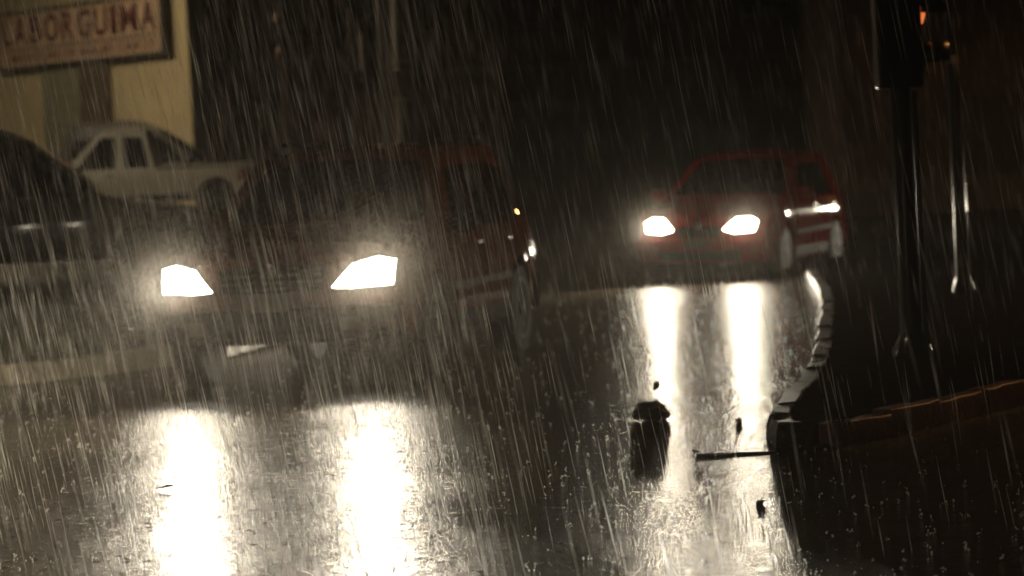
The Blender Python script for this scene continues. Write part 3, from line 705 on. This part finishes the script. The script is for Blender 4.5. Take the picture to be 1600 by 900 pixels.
bm.faces.new((va[0], va[1], vc[0])); bm.faces.new((va[0], vc[0], vb[0])); bm.faces.new((va[n], vc[-1], va[n - 1])); bm.faces.new((va[n], vb[-1], vc[-1]))
o = finish(bm, 'fallen_leaf', mat('dead_leaf', (.04, .025, .012), .5), None, 60); o.location = (-1.73, 17.3, .012); o.rotation_euler = (R(14), 0, R(12))
md = o.modifiers.new('thick', 'SOLIDIFY'); md.thickness = .002
tag(o, 'small dead leaf on the wet road in the left headlight reflection', 'leaf')

# ---------------------------------------------------------------- rain
rnd = random.Random(11)
verts = []; faces = []
N_RAIN = 23000
for i in range(N_RAIN):
    y = 9.5 + 46 * rnd.random() ** .85
    hw_ = .16 * y + 1.5
    x = rnd.uniform(-hw_, hw_); z = rnd.uniform(.02, 1.5 + .10 * y)
    if rnd.random() < .62: x = -abs(x)
    L = rnd.uniform(.16, .34); w = rnd.uniform(.0006, .0013) * (1.6 if rnd.random() < .06 else 1)
    sx = .155 + rnd.gauss(0, .03) - .006 * x; sy = rnd.gauss(0, .04)
    d = Vector((sx, sy, -1)).normalized() * L; b = len(verts); c = Vector((x, y, z))
    mid = c + d * .5
    verts.append(tuple(c))
    for k in range(3):
        a = 2.094 * k + x; verts.append((mid.x + w * math.cos(a), mid.y + w * math.sin(a), mid.z))
    verts.append(tuple(c + d))
    for k in range(3):
        faces.append((b, b + 1 + k, b + 1 + (k + 1) % 3)); faces.append((b + 4, b + 1 + (k + 1) % 3, b + 1 + k))
me = bpy.data.meshes.new('rain'); me.from_pydata(verts, [], faces); me.materials.append(rain_material('rain_water', .0))
o = bpy.data.objects.new('rain', me); COL.objects.link(o); tag(o, 'heavy rain falling in slanting streaks through the headlight beams', 'rain', kind='stuff')
# splashes where drops strike the road
bm = bmesh.new(); verts = []; faces = []
octa = [(1, 0, 0), (-1, 0, 0), (0, 1, 0), (0, -1, 0), (0, 0, 1), (0, 0, -1)]; of = [(0, 2, 4), (2, 1, 4), (1, 3, 4), (3, 0, 4), (2, 0, 5), (1, 2, 5), (3, 1, 5), (0, 3, 5)]
for i in range(3600):
    y = 12 + 34 * rnd.random() ** 1.1; x = rnd.uniform(-.16 * y - .5, .16 * y + .5)
    n = rnd.choice((1, 3, 4, 5)); big = rnd.random() < .2
    for k in range(n):
        a = rnd.uniform(0, 6.28); rr = rnd.uniform(.001, .009); h = rnd.uniform(.003, .022) * (1.6 if big else 1)
        s_ = rnd.uniform(.0016, .0034) * (1.5 if big else 1); b = len(verts)
        for q in octa: verts.append((x + rr * math.cos(a) + q[0] * s_, y + rr * math.sin(a) + q[1] * s_, h + q[2] * s_ * 1.3))
        for f in of: faces.append(tuple(b + j for j in f))
bm.free()
me = bpy.data.meshes.new('rain_splashes'); me.from_pydata(verts, [], faces); me.materials.append(rain_material('splash_water', 0))
o = bpy.data.objects.new('rain_splashes', me); COL.objects.link(o); tag(o, 'tiny splashes of raindrops bursting on the wet road', 'splash', kind='stuff')

# drops added round the lit headlights, shaped to stand in for their halo
verts = []; faces = []; bpy.context.view_layer.update()
tet = [(1, 1, 1), (-1, -1, 1), (-1, 1, -1), (1, -1, -1)]
for cname, cp, lx, lz, cnt in (('sport_utility_vehicle', suv, .76, .80, (48000, 56000)), ('hatchback_car', hat, .55, .65, (34000, 24000))):
    Mw = bpy.data.objects[cname].matrix_world
    for sd, n in zip((-1, 1), cnt):
        y0 = interp(cp['front'], lz) + .05
        for i in range(n):
            rr = rnd.gammavariate(2, .17) + .11; u = rnd.uniform(-1, 1); a = rnd.uniform(math.pi, 2 * math.pi); q = math.sqrt(1 - u * u)
            p = Mw @ Vector((sd * lx + rr * q * math.cos(a), y0 - .03 + rr * q * math.sin(a) * .28, lz + rr * u))
            if p.z < .01: continue
            k = rnd.uniform(.0007, .0012); b = len(verts)
            for t_ in tet: verts.append((p.x + t_[0] * k, p.y + t_[1] * k, p.z + t_[2] * k * 1.5))
            faces += [(b, b + 1, b + 2), (b, b + 3, b + 1), (b, b + 2, b + 3), (b + 1, b + 3, b + 2)]
me = bpy.data.meshes.new('halo_spray'); me.from_pydata(verts, [], faces); me.materials.append(bpy.data.materials['rain_water'])
o = bpy.data.objects.new('halo_spray', me); COL.objects.link(o); tag(o, 'added spray of fine drops forming a halo round the headlights of both oncoming cars', 'spray', kind='stuff')

# ---------------------------------------------------------------- haze of fine rain
bm = bmesh.new(); add_box(bm, (-112, -32, -1), (112, 152, 9.2))
m = bpy.data.materials.new('rain_haze'); m.use_nodes = True; nt = m.node_tree; nt.nodes.clear()
o_ = nt.nodes.new('ShaderNodeOutputMaterial'); pv_ = nt.nodes.new('ShaderNodeVolumePrincipled')
pv_.inputs['Color'].default_value = (.97, .90, .82, 1); pv_.inputs['Density'].default_value = .0002; pv_.inputs['Anisotropy'].default_value = .85
nt.links.new(pv_.outputs[0], o_.inputs['Volume'])
o = finish(bm, 'haze', m, None, 0); tag(o, 'thin haze of fine rain hanging over the street', 'haze', kind='stuff')
